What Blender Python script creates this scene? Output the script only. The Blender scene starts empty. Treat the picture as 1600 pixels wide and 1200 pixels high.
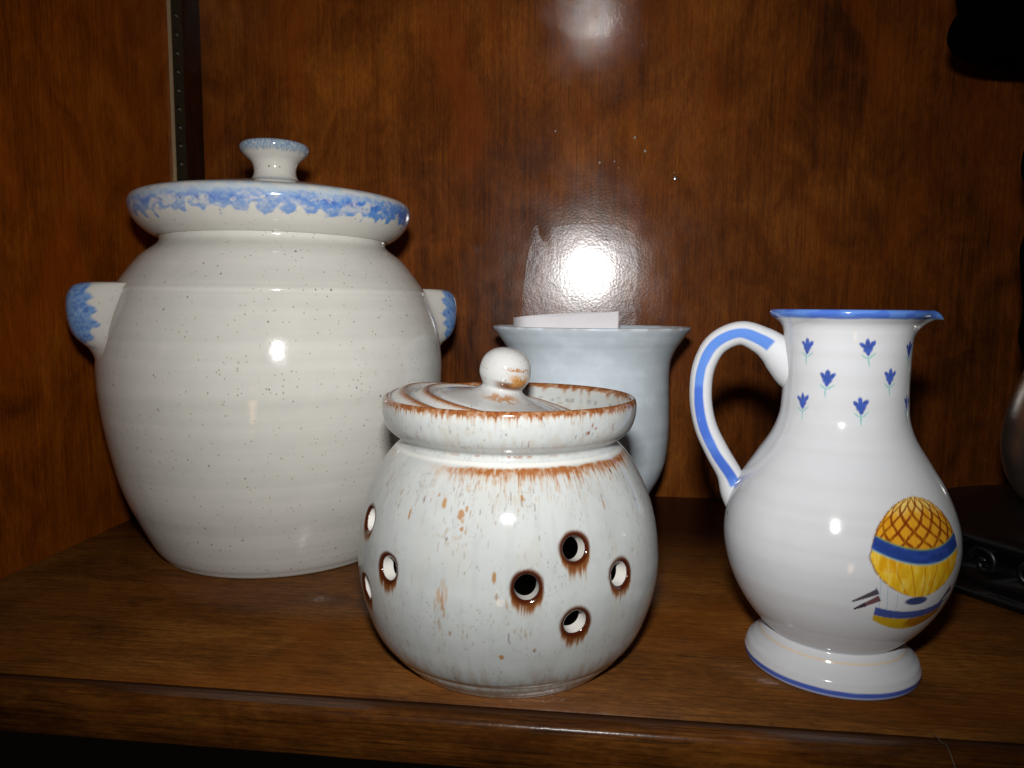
import bpy, math, random
import numpy as np
from math import sin, cos, radians, pi
from mathutils import Vector, Matrix

# ------------------------------------------------------------------ camera
S = bpy.context.scene
PITCH, YAW, ROLL = radians(5.9), radians(6.0), radians(-.5)
CAM = np.array([0., 0., .148]); FPX = 1142.
D = .58                                    # distance of the cabinet's back panel
XL = -.3145                                # left side panel
fw = np.array([-sin(YAW)*cos(PITCH), cos(YAW)*cos(PITCH), -sin(PITCH)])
rt = np.array([cos(YAW), sin(YAW), 0.]); up = np.cross(rt, fw)
rt, up = rt*cos(ROLL)-up*sin(ROLL), up*cos(ROLL)+rt*sin(ROLL)
cd = bpy.data.cameras.new('camera'); cam = bpy.data.objects.new('camera', cd)
S.collection.objects.link(cam); S.camera = cam
M = Matrix.Identity(4)
for i in range(3):
    M[i][0] = rt[i]; M[i][1] = up[i]; M[i][2] = -fw[i]; M[i][3] = CAM[i]
cam.matrix_world = M
cd.sensor_width = 36; cd.lens = 36*FPX/1600; cd.clip_start = .01; cd.clip_end = 50

# ------------------------------------------------------------------ world, lamps, exposure
W = bpy.data.worlds.new('World'); S.world = W; W.use_nodes = True
bg = W.node_tree.nodes['Background']
bg.inputs[0].default_value = (1.0, .8, .6, 1); bg.inputs[1].default_value = .0015
S.view_settings.view_transform = 'Standard'; S.view_settings.look = 'None'
S.view_settings.exposure = 0; S.view_settings.gamma = 1

def area(name, loc, target, power, sx, sy, color, spread=180):
    l = bpy.data.lights.new(name, 'AREA'); l.shape = 'RECTANGLE'; l.size = sx; l.size_y = sy
    l.energy = power; l.color = color; l.spread = radians(spread)
    o = bpy.data.objects.new(name, l); S.collection.objects.link(o)
    o.location = loc
    o.rotation_euler = (Vector(target)-Vector(loc)).to_track_quat('-Z', 'Y').to_euler()
    return o
FLASH = (-.004, 0., .148+.058)
area('camera_flash', FLASH, Vector(FLASH)+Vector(fw)+Vector((0, 0, .05)), .70, .024, .016, (1.0, .985, .96), 108)

# a dim warm table lamp in the dark room behind the camera (its reflection shows on the crock)
area('room_lamp', (-.009, -1.09, -.328), (-.164, .34, .096), .35, .09, .26, (1.0, .62, .30))
# ------------------------------------------------------------------ helpers
RNG = np.random.RandomState(7)
def lin(c):
    return tuple(((v/255.)/12.92 if v/255. <= .04045 else ((v/255.+.055)/1.055)**2.4) for v in c)
def A(c): return np.array(c, float)

_T = RNG.rand(64, 64, 64).astype(np.float32)
def vnoise(x, y, z=0.):
    x = np.asarray(x, float); y = np.asarray(y, float); z = np.asarray(z, float)+0*x
    x, y, z = np.broadcast_arrays(x, y, z)
    xi = np.floor(x).astype(int); yi = np.floor(y).astype(int); zi = np.floor(z).astype(int)
    fx = x-xi; fy = y-yi; fz = z-zi
    fx = fx*fx*(3-2*fx); fy = fy*fy*(3-2*fy); fz = fz*fz*(3-2*fz)
    def g(a, b, c): return _T[(xi+a) & 63, (yi+b) & 63, (zi+c) & 63]
    c0 = (g(0, 0, 0)*(1-fx)+g(1, 0, 0)*fx)*(1-fy)+(g(0, 1, 0)*(1-fx)+g(1, 1, 0)*fx)*fy
    c1 = (g(0, 0, 1)*(1-fx)+g(1, 0, 1)*fx)*(1-fy)+(g(0, 1, 1)*(1-fx)+g(1, 1, 1)*fx)*fy
    return c0*(1-fz)+c1*fz
def fbm(x, y, z=0., o=4):
    s = 0; a = .5; t = 0
    for k in range(o):
        s = s+a*vnoise(np.asarray(x)*2**k+17*k, np.asarray(y)*2**k+5*k, np.asarray(z)*2**k+11*k); t += a; a *= .5
    return s/t
def ss(a, b, x):
    t = np.clip((x-a)/(b-a), 0, 1); return t*t*(3-2*t)
def mix(c, d, m):
    m = np.asarray(m)[..., None]; return c*(1-m)+A(d)*m
def mixA(a, b, f): return a*(1-f)+b*f

def tag(o, label=None, cat=None, group=None, kind=None):
    if label: o['label'] = label
    if cat: o['category'] = cat
    if group: o['group'] = group
    if kind: o['kind'] = kind
    return o
def link(name, me, mat, parent=None, smooth=True):
    me.name = name
    if mat: me.materials.append(mat)
    if smooth: me.polygons.foreach_set('use_smooth', [True]*len(me.polygons))
    o = bpy.data.objects.new(name, me); S.collection.objects.link(o)
    if parent: o.parent = parent
    return o
def empty(name, loc, rz=0):
    o = bpy.data.objects.new(name, None); S.collection.objects.link(o)
    o.location = loc; o.rotation_euler = (0, 0, rz); o.empty_display_size = .02
    return o
def mesh_np(V, F, col=None):
    """V (n,3), F (m,4) quads"""
    me = bpy.data.meshes.new('m')
    me.vertices.add(len(V)); me.vertices.foreach_set('co', np.ascontiguousarray(V, np.float32).ravel())
    F = np.asarray(F, np.int32); n = len(F)
    me.loops.add(n*4); me.loops.foreach_set('vertex_index', F.ravel())
    me.polygons.add(n); me.polygons.foreach_set('loop_start', np.arange(0, n*4, 4, dtype=np.int32))
    try: me.polygons.foreach_set('loop_total', np.full(n, 4, np.int32))
    except Exception: pass
    me.update(calc_edges=True)
    if col is not None:
        a = me.attributes.new('Col', 'FLOAT_COLOR', 'POINT')
        c = np.ones((len(V), 4), np.float32); c[:, :3] = col.reshape(-1, 3); a.data.foreach_set('color', c.ravel())
    return me
def curve(pts, n, closed=False):
    """centripetal Catmull-Rom through pts resampled to n points evenly along the length"""
    P = np.array(pts, float)
    Q = np.vstack([2*P[0]-P[1], P, 2*P[-1]-P[-2]])
    out = []
    for i in range(1, len(Q)-2):
        p0, p1, p2, p3 = Q[i-1:i+3]
        t0 = 0; t1 = t0+max(np.linalg.norm(p1-p0), 1e-6)**.5; t2 = t1+max(np.linalg.norm(p2-p1), 1e-6)**.5; t3 = t2+max(np.linalg.norm(p3-p2), 1e-6)**.5
        for t in np.linspace(t1, t2, 24, endpoint=False):
            a1 = (t1-t)/(t1-t0)*p0+(t-t0)/(t1-t0)*p1; a2 = (t2-t)/(t2-t1)*p1+(t-t1)/(t2-t1)*p2; a3 = (t3-t)/(t3-t2)*p2+(t-t2)/(t3-t2)*p3
            b1 = (t2-t)/(t2-t0)*a1+(t-t0)/(t2-t0)*a2; b2 = (t3-t)/(t3-t1)*a2+(t-t1)/(t3-t1)*a3
            out.append((t2-t)/(t2-t1)*b1+(t-t1)/(t2-t1)*b2)
    out.append(P[-1]); out = np.array(out)
    L = np.r_[0, np.cumsum(np.linalg.norm(np.diff(out, axis=0), axis=1))]
    s = np.linspace(0, L[-1], n)
    return np.stack([np.interp(s, L, out[:, k]) for k in range(P.shape[1])], 1)
def thetas(nf, nb, half=105):
    """angles, 0 faces the camera side, dense in front"""
    h = radians(half)
    return np.r_[np.linspace(-h, h, nf, endpoint=False), np.linspace(h, 2*pi-h, nb, endpoint=False)]
def grid_faces(m, n, wrap=True):
    i = np.arange(m-1)[:, None]; j = np.arange(n if wrap else n-1)[None, :]
    j2 = (j+1) % n
    return np.stack([i*n+j, i*n+j2, (i+1)*n+j2, (i+1)*n+j], -1).reshape(-1, 4)
def lathe(prof, th, paint=None, disp=None):
    """prof (m,2) in mm bottom to top; returns mesh"""
    R = prof[:, 0][:, None]+0*th[None, :]; Z = prof[:, 1][:, None]+0*th[None, :]; T = th[None, :]+0*R
    if disp: R, Z = disp(R, Z, T)
    V = np.stack([R*np.sin(T), -R*np.cos(T), Z], -1)*.001
    col = paint(R, Z, T) if paint else None
    return mesh_np(V.reshape(-1, 3), grid_faces(len(prof), len(th)), col)
def tube(path, rad, n=16, rad2=None, ref=(0, 1, 0)):
    """tube along path (k,3) m; rad in-plane, rad2 along ref"""
    P = np.array(path, float); k = len(P); rad = np.broadcast_to(rad, k); rad2 = rad if rad2 is None else np.broadcast_to(rad2, k)
    Tn = np.gradient(P, axis=0); Tn /= np.linalg.norm(Tn, axis=1)[:, None]
    B = np.array(ref, float)[None, :]-Tn*(Tn@np.array(ref, float))[:, None]; B /= np.linalg.norm(B, axis=1)[:, None]
    N = np.cross(B, Tn)
    a = np.linspace(0, 2*pi, n, endpoint=False)
    V = P[:, None, :]+(N*rad[:, None])[:, None, :]*np.cos(a)[None, :, None]+(B*rad2[:, None])[:, None, :]*np.sin(a)[None, :, None]
    return V, a
def box_me(x0, x1, y0, y1, z0, z1, bevel=0, seg=2):
    import bmesh
    bm = bmesh.new(); bmesh.ops.create_cube(bm, size=1)
    for v in bm.verts:
        v.co = ((x0+x1)/2+v.co.x*(x1-x0), (y0+y1)/2+v.co.y*(y1-y0), (z0+z1)/2+v.co.z*(z1-z0))
    if bevel: bmesh.ops.bevel(bm, geom=bm.edges[:], offset=bevel, segments=seg, affect='EDGES', profile=.5)
    me = bpy.data.meshes.new('m'); bm.to_mesh(me); bm.free(); return me

# ------------------------------------------------------------------ materials
class NT:
    def __init__(s, name):
        s.m = bpy.data.materials.new(name); s.m.use_nodes = True
        s.t = s.m.node_tree; s.n = s.t.nodes; s.b = s.n['Principled BSDF']; s.out = s.n['Material Output']
    def node(s, typ, **kw):
        n = s.n.new(typ)
        for k, v in kw.items():
            if k in n.inputs.keys() if isinstance(k, str) else False: s.set(n.inputs[k], v)
            else: setattr(n, k, v)
        return n
    def set(s, sock, v):
        if hasattr(v, 'is_output'): s.t.links.new(v, sock)
        else: sock.default_value = v
    def coord(s, scale=(1, 1, 1), loc=(0, 0, 0)):
        c = s.n.new('ShaderNodeTexCoord'); m = s.n.new('ShaderNodeMapping'); s.t.links.new(c.outputs['Object'], m.inputs[0])
        m.inputs['Scale'].default_value = scale; m.inputs['Location'].default_value = loc; return m.outputs[0]
    def noise(s, vec, scale=1, detail=3, rough=.5, dist=0):
        n = s.n.new('ShaderNodeTexNoise'); s.t.links.new(vec, n.inputs['Vector'])
        n.inputs['Scale'].default_value = scale; n.inputs['Detail'].default_value = detail; n.inputs['Roughness'].default_value = rough; n.inputs['Distortion'].default_value = dist
        return n.outputs['Fac']
    def ramp(s, fac, stops):
        r = s.n.new('ShaderNodeValToRGB'); s.t.links.new(fac, r.inputs[0]); e = r.color_ramp.elements
        while len(e) < len(stops): e.new(.5)
        for k, (p, c) in enumerate(stops): e[k].position = p; e[k].color = (*c, 1) if len(c) == 3 else c
        return r.outputs[0]
    def mixc(s, a, b, f, mode='MIX'):
        m = s.n.new('ShaderNodeMix'); m.data_type = 'RGBA'; m.blend_type = mode
        s.set(m.inputs[0], f); s.set(m.inputs[6], a if hasattr(a, 'is_output') else (*a, 1)); s.set(m.inputs[7], b if hasattr(b, 'is_output') else (*b, 1)); return m.outputs[2]
    def math(s, op, a, b=0., c=0.):
        m = s.n.new('ShaderNodeMath'); m.operation = op; s.set(m.inputs[0], a); s.set(m.inputs[1], b); s.set(m.inputs[2], c); return m.outputs[0]
    def bump(s, h, strength, dist):
        b = s.n.new('ShaderNodeBump'); s.t.links.new(h, b.inputs['Height']); b.inputs['Strength'].default_value = strength; b.inputs['Distance'].default_value = dist
        return b.outputs[0]
    def fin(s, col=None, rough=None, normal=None, coat=None, coat_rough=None, coat_normal=None, spec=None):
        B = s.b.inputs
        if col is not None: s.set(B['Base Color'], col if hasattr(col, 'is_output') else (*col, 1))
        if rough is not None: s.set(B['Roughness'], rough)
        if normal is not None: s.set(B['Normal'], normal)
        if coat is not None: s.set(B['Coat Weight'], coat)
        if coat_rough is not None: s.set(B['Coat Roughness'], coat_rough)
        if coat_normal is not None: s.set(B['Coat Normal'], coat_normal)
        if spec is not None: s.set(B['Specular IOR Level'], spec)
        return s.m

def wood(name, grain, dark, mid, light, blotch=1., coat=.6, coat_rough=.16, fine=1., seed=0., bump=1., ior=1.5):
    """grain: axis index along which the fibres run"""
    t = NT(name)
    def st(a, b):                      # a across, b along
        v = [a, a, a]; v[grain] = b; return tuple(v)
    big = t.noise(t.coord(st(8, 5), (seed, 3, 1)), 1, 3, .5, .4)
    patch = t.noise(t.coord(st(34, 20), (2, seed, 5)), 1, 5, .6, 1.0)
    fib = t.noise(t.coord(st(420, 11), (1, 1, seed)), 1, 6, .68, .1)
    fib2 = t.noise(t.coord(st(900, 24), (seed, 0, 0)), 1, 4, .65)
    f = t.math('ADD', t.math('MULTIPLY', big, .42*blotch), t.math('MULTIPLY', patch, .40))
    f = t.math('ADD', f, t.math('MULTIPLY', fib, .26))
    f = t.math('ADD', f, (1-.42*blotch-.40-.26)*.5)
    col = t.ramp(f, [(.36, dark), (.50, mid), (.64, light)])
    pore = t.ramp(fib2, [(.53, (0, 0, 0)), (.64, (1, 1, 1))])
    col = t.mixc(col, A(dark)*.45, t.math('MULTIPLY', pore, .60*fine))
    hi = t.ramp(t.noise(t.coord(st(1100, 34), (3, seed, 9)), 1, 3, .6), [(.58, (0, 0, 0)), (.70, (1, 1, 1))])
    col = t.mixc(col, A(light)*1.15, t.math('MULTIPLY', hi, .35*fine))
    grit = t.ramp(t.noise(t.coord(st(620, 150), (5, seed, 4)), 1, 3, .75), [(.30, (.62, .60, .58)), (.5, (1, 1, 1)), (.72, (1.42, 1.40, 1.36))])
    col = t.mixc(col, grit, .75*fine+.2, 'MULTIPLY')
    # redder and darker patches in the stain
    op = t.ramp(t.noise(t.coord(st(16, 6), (7, seed, 2)), 1, 4, .6, 1.), [(.52, (0, 0, 0)), (.68, (1, 1, 1))])
    col = t.mixc(col, A(light)*A((.95, .62, .3)), t.math('MULTIPLY', op, .35))
    grainb = t.bump(fib, .25*bump, .0004)
    peel = t.noise(t.coord((1, 1, 1)), 500, 2, .5)
    wavy = t.noise(t.coord((1, 1, 1)), 38, 2, .5)
    pb = t.bump(t.math('ADD', peel, t.math('MULTIPLY', wavy, 3.)), .17*bump, .0003)
    rv = t.ramp(t.noise(t.coord((1, 1, 1)), 25, 3, .6), [(.3, (coat_rough*.8,)*3), (.75, (coat_rough*1.5,)*3)])
    t.b.inputs['Coat IOR'].default_value = ior
    return t.fin(col, .6, grainb, coat, rv, pb, .05)

def glaze(name, attr=True, base=(.6, .6, .6), rough=.10, speck=0., bands=0., bumpy=.15, mott=.08, spec=.5):
    t = NT(name)
    if attr:
        a = t.n.new('ShaderNodeAttribute'); a.attribute_name = 'Col'; col = a.outputs['Color']
    else: col = t.mixc(base, base, 0.)
    if bands:
        n = t.noise(t.coord((1.2, 1.2, 60)), 1, 3, .6)
        col = t.mixc(col, t.mixc(col, (.80, .82, .80), 1., 'MULTIPLY'), t.math('MULTIPLY', t.ramp(n, [(.4, (0, 0, 0)), (.66, (1, 1, 1))]), bands))
    if mott:
        n = t.noise(t.coord((1, 1, 1)), 60, 5, .65)
        col = t.mixc(col, t.mixc(col, (.72, .74, .74), 1., 'MULTIPLY'), t.math('MULTIPLY', t.ramp(n, [(.4, (0, 0, 0)), (.7, (1, 1, 1))]), mott*4))
    if speck:
        for sc, th, dens, cc in ((260, .07, .5, (.15, .125, .115)), (480, .12, .6, (.36, .29, .24)), (95, .034, .6, (.06, .05, .05))):
            v = t.n.new('ShaderNodeTexVoronoi'); t.t.links.new(t.coord((1, 1, .75)), v.inputs['Vector']); v.inputs['Scale'].default_value = sc
            near = t.math('LESS_THAN', v.outputs['Distance'], t.math('MULTIPLY', v.outputs['Color'], th*2))
            sp = t.n.new('ShaderNodeSeparateColor'); t.t.links.new(v.outputs['Color'], sp.inputs[0])
            near = t.math('MULTIPLY', near, t.math('GREATER_THAN', sp.outputs[1], 1-dens*.5))
            col = t.mixc(col, cc, t.math('MULTIPLY', near, .8*speck))
    h = t.noise(t.coord((1, 1, 1)), 70, 2, .5)
    h2 = t.noise(t.coord((1, 1, 1)), 600, 2, .5)
    b = t.bump(t.math('ADD', h, t.math('MULTIPLY', h2, .08)), bumpy, .0012)
    return t.fin(col, rough, b, spec=spec)

M_back = wood('back_panel_wood', 2, lin((56, 25, 3)), lin((101, 51, 11)), lin((133, 74, 21)), seed=1.3, coat=.65, coat_rough=.15, fine=.6)
M_side = wood('side_panel_wood', 2, lin((74, 32, 1)), lin((120, 58, 6)), lin((150, 80, 14)), blotch=.7, seed=4.1, coat=.3, fine=.6)
M_shelf = wood('shelf_wood', 0, lin((64, 35, 10)), lin((94, 56, 20)), lin((120, 77, 31)), blotch=.7, seed=8.2, coat=.5, coat_rough=.2)
M_edge = wood('edge_wood', 0, lin((44, 22, 5)), lin((78, 43, 12)), lin((112, 68, 24)), blotch=.4, seed=2.2, coat=.4, coat_rough=.2, bump=1.2)

def plain(name, c, rough=.5, metal=0., **kw):
    t = NT(name); t.set(t.b.inputs['Metallic'], metal)
    n = t.noise(t.coord(), 90, 4, .6); col = t.mixc(c, tuple(A(c)*(.93 if c[0] > .9 else .7)), n)
    return t.fin(col, rough, t.bump(n, .1, .0005), **kw)
M_groove = plain('dark_groove_stain', lin((62, 34, 14)), .45)
M_metal = plain('aged_brass_metal', (.05, .05, .025), .5, .5)
M_slot = plain('slot_black', (.004, .004, .004), .9)
M_tab = plain('slot_tab_metal', (.5, .46, .36), .35, .7)
M_card = plain('white_card', (.93, .91, .95), .7)
M_pin = plain('steel_pin', (.5, .5, .5), .3, 1.)
M_fleck = plain('white_fleck', (.36, .33, .28), .5)
M_hair = plain('hair', (.12, .10, .07), .5)
M_black = plain('carved_black_wood', (.002, .002, .0025), .38)
M_shade = plain('black_shade_cloth', (.0008, .0008, .0008), .95, spec=.02)
M_pewter = plain('pewter', (.72, .70, .64), .27, .95)

# ------------------------------------------------------------------ cabinet
YF = .2458
def yfront(x): return .2462-(x)*.0060
bp = link('back_panel', box_me(XL-.02, .9, D, D+.008, -.02, .392), M_back, smooth=False); tag(bp, kind='structure')
sp_ = link('side_panel', box_me(XL-.018, XL, .12, D, -.02, .392), M_side, smooth=False); tag(sp_, kind='structure')
tp = link('upper_shelf', box_me(XL-.018, .9, .235, D+.008, .392, .411), wood('upper_shelf_wood', 0, lin((70, 30, 8)), lin((110, 56, 18)), lin((140, 76, 26)), seed=3., coat=1., coat_rough=.08, bump=.2, ior=1.9), smooth=False); tag(tp, kind='structure')
fs = link('dark_strip', box_me(XL, XL+.0006, .5524, D-.0002, .0004, .3916), wood('dark_strip_wood', 2, lin((30, 14, 3)), lin((52, 26, 7)), lin((66, 34, 9)), seed=6., coat=.2), smooth=False); fs.parent = sp_  # thin strip of darker wood colour between the standard and the corner
# shelf board: profile swept along x, a groove behind a rounded nosing
def sweep_x(prof, x0, x1, n=2):
    P = np.array(prof, float); xs = np.linspace(x0, x1, n)
    V = np.array([[x, yfront(x)+p[0] if p[0] < .2 else p[0]-.001, p[1]] for x in xs for p in P])
    return mesh_np(V, grid_faces(n, len(P), wrap=True))
shelf = empty('shelf_board', (0, 0, 0)); tag(shelf, kind='structure')
board = [(.0125, 0), (.0125, -.018), (D+.0005, -.018), (D+.0005, 0)]
o = link('board', sweep_x(board, XL, .9), M_shelf, shelf, smooth=False)
gro = [(.0077, -.0012), (.0077, -.017), (.0125, -.017), (.0125, -.0012)]
link('groove', sweep_x(gro, XL, .9), M_groove, shelf, smooth=False)
nose = [(.0077, -.018), (.0077, -.0006)]
for a in np.linspace(90, 180, 8): nose.append((.0030+.0030*cos(radians(a)), -.0030+.0032*sin(radians(a))))
nose += [(0, -.010), (0.0004, -.0175), (.0010, -.0184), (.0040, -.0186)]
o = link('edge_strip', sweep_x(nose, XL, .9), M_edge, shelf, smooth=False)
for p in o.data.polygons: p.use_smooth = True
o.data.set_sharp_from_angle(angle=radians(35)) if hasattr(o.data, 'set_sharp_from_angle') else None

# slotted shelf standard on the left side panel
std = empty('shelf_standard', (XL, .546, 0)); tag(std, 'thin slotted metal shelf standard running up the left side panel near the corner', 'shelf bracket')
SY0, SY1 = .5352, .5518
def strip_mesh():
    import bmesh
    bm = bmesh.new(); y0, y1 = SY0-.546, SY1-.546; sl0, sl1 = y0+.0045, y1-.0045; t = .0014
    zs = []; z = .004
    slots = []
    while z < .385: slots.append(z+.0075); z += .0136
    def quad(a, b, c, d): bm.faces.new([bm.verts.new(v) for v in (a, b, c, d)])
    def rect(ya, yb, za, zb): quad((t, ya, za), (t, yb, za), (t, yb, zb), (t, ya, zb))
    zz = 0.0005
    rect(y0, sl0, .0005, .3915); rect(sl1, y1, .0005, .3915)
    for s in slots:
        rect(sl0, sl1, zz, s-.0014); zz = s+.0014
    rect(sl0, sl1, zz, .3915)
    quad((0, y0, .0005), (t, y0, .0005), (t, y0, .3915), (0, y0, .3915))
    quad((t, y1, .0005), (0, y1, .0005), (0, y1, .3915), (t, y1, .3915))
    for s in slots:
        for za in (s-.0014, s+.0014): quad((0, sl0, za), (0, sl1, za), (t, sl1, za), (t, sl0, za))
        for ya in (sl0, sl1): quad((0, ya, s-.0014), (0, ya, s+.0014), (t, ya, s+.0014), (t, ya, s-.0014))
    bmesh.ops.recalc_face_normals(bm, faces=bm.faces[:])
    me = bpy.data.meshes.new('m'); bm.to_mesh(me); bm.free(); return me, slots
me, slots = strip_mesh(); link('strip', me, M_metal, std, smooth=False)
lipm = box_me(0, .0026, SY0-.546-.0008, SY0-.546, .0005, .3915); link('flange', lipm, plain('brass_edge_lit', (.55, .46, .28), .35, .6), std, smooth=False)  # flash light on the edge put into its brighter colour
sm = box_me(.00002, .0004, SY0-.546+.0045, SY1-.546-.0045, -.0014, .0014); sm.materials.append(M_slot)
tm = box_me(.0004, .0012, SY1-.546-.0075, SY1-.546-.0052, -.0012, .0002); tm.materials.append(M_tab)
for z in slots:
    if z > .2:
        a = bpy.data.objects.new('slot', sm); S.collection.objects.link(a); a.parent = std; a.location = (0, 0, z)
        b = bpy.data.objects.new('tab', tm); S.collection.objects.link(b); b.parent = a

# small marks on the back panel
nl = lathe(curve([(2.2, 0), (2.0, .5), (1.2, .9), (.05, 1.0)], 8), np.linspace(0, 2*pi, 24, endpoint=False))
o = link('nail_head', nl, M_pin); tag(o, 'tiny round steel nail head set in the brown back panel', 'nail')
o.rotation_euler = (pi/2, 0, 0); o.location = (.0627, D-.0002, .2476); o.scale = (.8, .8, .8)

# ------------------------------------------------------------------ object placement
def place(name, x, y):
    return empty(name, (x, y, 0), -math.atan2(x, y))

# clear tape patch on the back panel (a thin glossy film, slightly lifted)
def tape():
    outline = [(-.0553, .1250), (-.0553, .1389), (-.0539, .1541), (-.0516, .1792), (-.0493, .2015), (-.0454, .2109), (-.0419, .2129), (-.0403, .205), (-.0367, .1991),
               (-.0337, .2000), (-.0309, .2109), (-.0120, .2138), (.0176, .2127), (.0334, .2063), (.0387, .1892), (.0398, .1696), (.0391, .1399), (.0391, .1250)]
    top = np.array(outline)
    xs = np.linspace(-.0553, .0396, 90)
    le = top[:13]; up_ = top[:14]
    V = []; m = 60
    ztop = np.interp(xs, [-.0553, -.0530, -.0493, -.0454, -.0419, -.0403, -.0367, -.0337, -.0309, -.012, .0176, .0334, .0387, .0398],
                     [.1389, .165, .2015, .2109, .2129, .205, .1991, .2, .2109, .2138, .2127, .2063, .1892, .1696])
    for i in range(m):
        for x, zt in zip(xs, ztop):
            z = .122+(zt-.122)*i/(m-1)
            e = min(1, (m-1-i)/8., (x-xs[0])/.004, (xs[-1]-x)/.004)
            V.append((x, D-.00012-.00028*max(e, 0)*(.7+.6*float(vnoise(x*300, z*300, 3))), z))
    return mesh_np(np.array(V), grid_faces(m, len(xs), wrap=False))
t = NT('clear_tape_film')
gl = t.n.new('ShaderNodeBsdfGlossy'); gl.inputs['Roughness'].default_value = .25; gl.inputs['Color'].default_value = (.88, .94, 1, 1)
tr = t.n.new('ShaderNodeBsdfTransparent'); tr.inputs[0].default_value = (.97, .97, .97, 1)
mx = t.n.new('ShaderNodeMixShader'); mx.inputs[0].default_value = .016
nn = t.noise(t.coord(), 650, 3, .6); n2 = t.noise(t.coord(), 160, 3, .5)
t.t.links.new(t.bump(t.math('ADD', nn, n2), .32, .0006), gl.inputs['Normal'])
t.t.links.new(tr.outputs[0], mx.inputs[1]); t.t.links.new(gl.outputs[0], mx.inputs[2]); t.t.links.new(mx.outputs[0], t.out.inputs['Surface'])
o = link('clear_tape', tape(), t.m); tag(o, 'patch of clear wrinkled tape with notched corner, stuck on the back panel above the vase', 'tape')
fl = []
import bmesh as _bm
bm = _bm.new()
for (x, z, r) in ((-.029, .2841, .0007), (.0316, .2784, .0009), (.0395, .2683, .0010), (.0053, .2601, .0009), (.0165, .2609, .0006), (.020, .2560, .0004), (.0616, .2519, .0004)):
    q = _bm.ops.create_uvsphere(bm, u_segments=10, v_segments=6, radius=r)
    for v in q['verts']: v.co = (v.co.x+x, v.co.y*.3+D-.0001, v.co.z*1.2+z)
me = bpy.data.meshes.new('m'); bm.to_mesh(me); bm.free()
fo = link('white_flecks', me, M_fleck, bp); fo['kind'] = 'stuff'
# a loose hair on the nosing
V, a = tube([(.1225, .2585, .0003), (.1233, .2560, .0005), (.1241, .2535, -.0003), (.1243, .2505, .0006), (.1238, .2480, .0006), (.1236, .2460, .0000), (.1245, .2440, -.004)], .00012, 6, ref=(1, 0, 0))
o = link('hair_strand', mesh_np(V.reshape(-1, 3), grid_faces(*V.shape[:2])), M_hair); tag(o, 'single pale hair lying across the front edge of the shelf near the pitcher', 'hair')

# ------------------------------------------------------------------ stoneware crock with lid
def spots(col, T, B, items, R0):
    """items: (theta deg, b, half width mm, half height mm, colour, strength, z-sharpness); T in rad, B in mm"""
    th = T[0]; bz = B[:, 0]
    for (t0, b0, w, h, c, s) in items:
        dj = np.angle(np.exp(1j*(th-radians(t0))))*R0
        j = np.where(np.abs(dj) < w*1.6)[0]; i = np.where(np.abs(bz-b0) < h*1.6)[0]
        if len(i) == 0 or len(j) == 0: continue
        x = dj[j][None, :]/w; y = (bz[i][:, None]-b0)/h
        q = x**2+y**2+.9*(vnoise(dj[j][None, :]*1.6+t0, bz[i][:, None]*.9, t0)-.5)
        m = s*(1-ss(.45, 1.15, q))
        sub = col[np.ix_(i, j)]; col[np.ix_(i, j)] = mix(sub, c, m)
    return col

CR = (-.1912, .4359)
crock = place('lidded_crock', *CR)
tag(crock, 'large cream stoneware crock with two blue tipped lug handles and a blue sponged lid', 'crock')
CROCK = [(2, .8), (60, .8), (66, 0), (69, .5), (71, 3), (73.4, 6), (81.3, 22), (89.4, 42), (95.4, 67.5), (98.9, 90), (100.2, 108), (99.6, 122), (97, 138), (91.0, 154.8), (90.3, 156.5), (84.5, 165.3), (75.5, 176.5), (66.6, 183.5), (65.3, 185.5), (65.5, 188.3), (64, 189.6), (61, 189), (60, 184), (66, 177), (80, 164), (90, 145), (94, 120), (93, 92), (84, 40), (66, 8), (2, 7)]
def crock_disp(R, Z, T):
    outer = np.arange(len(R)) < 330
    k = (R > 60) & (np.arange(len(R))[:, None] < 300)
    n = (vnoise(Z*.17, 0*Z+3.3, T*.25)-.5)*.16+(vnoise(Z*.55, 0*Z+9, T*.2)-.5)*.03
    g = -.55*np.exp(-((Z-155.6)/.55)**2)+.35*np.exp(-((Z-157.2)/.8)**2)
    n = n*(1-ss(150, 160, Z)*.6)
    return R+k*(n+g), Z
M_stone = glaze('cream_speckled_glaze', False, base=tuple(A((.62, .61, .57))), rough=.10, speck=1., bands=.7, bumpy=.18, mott=.05)
link('body', lathe(curve(CROCK, 520), thetas(150, 40), disp=crock_disp), M_stone, crock)

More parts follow.
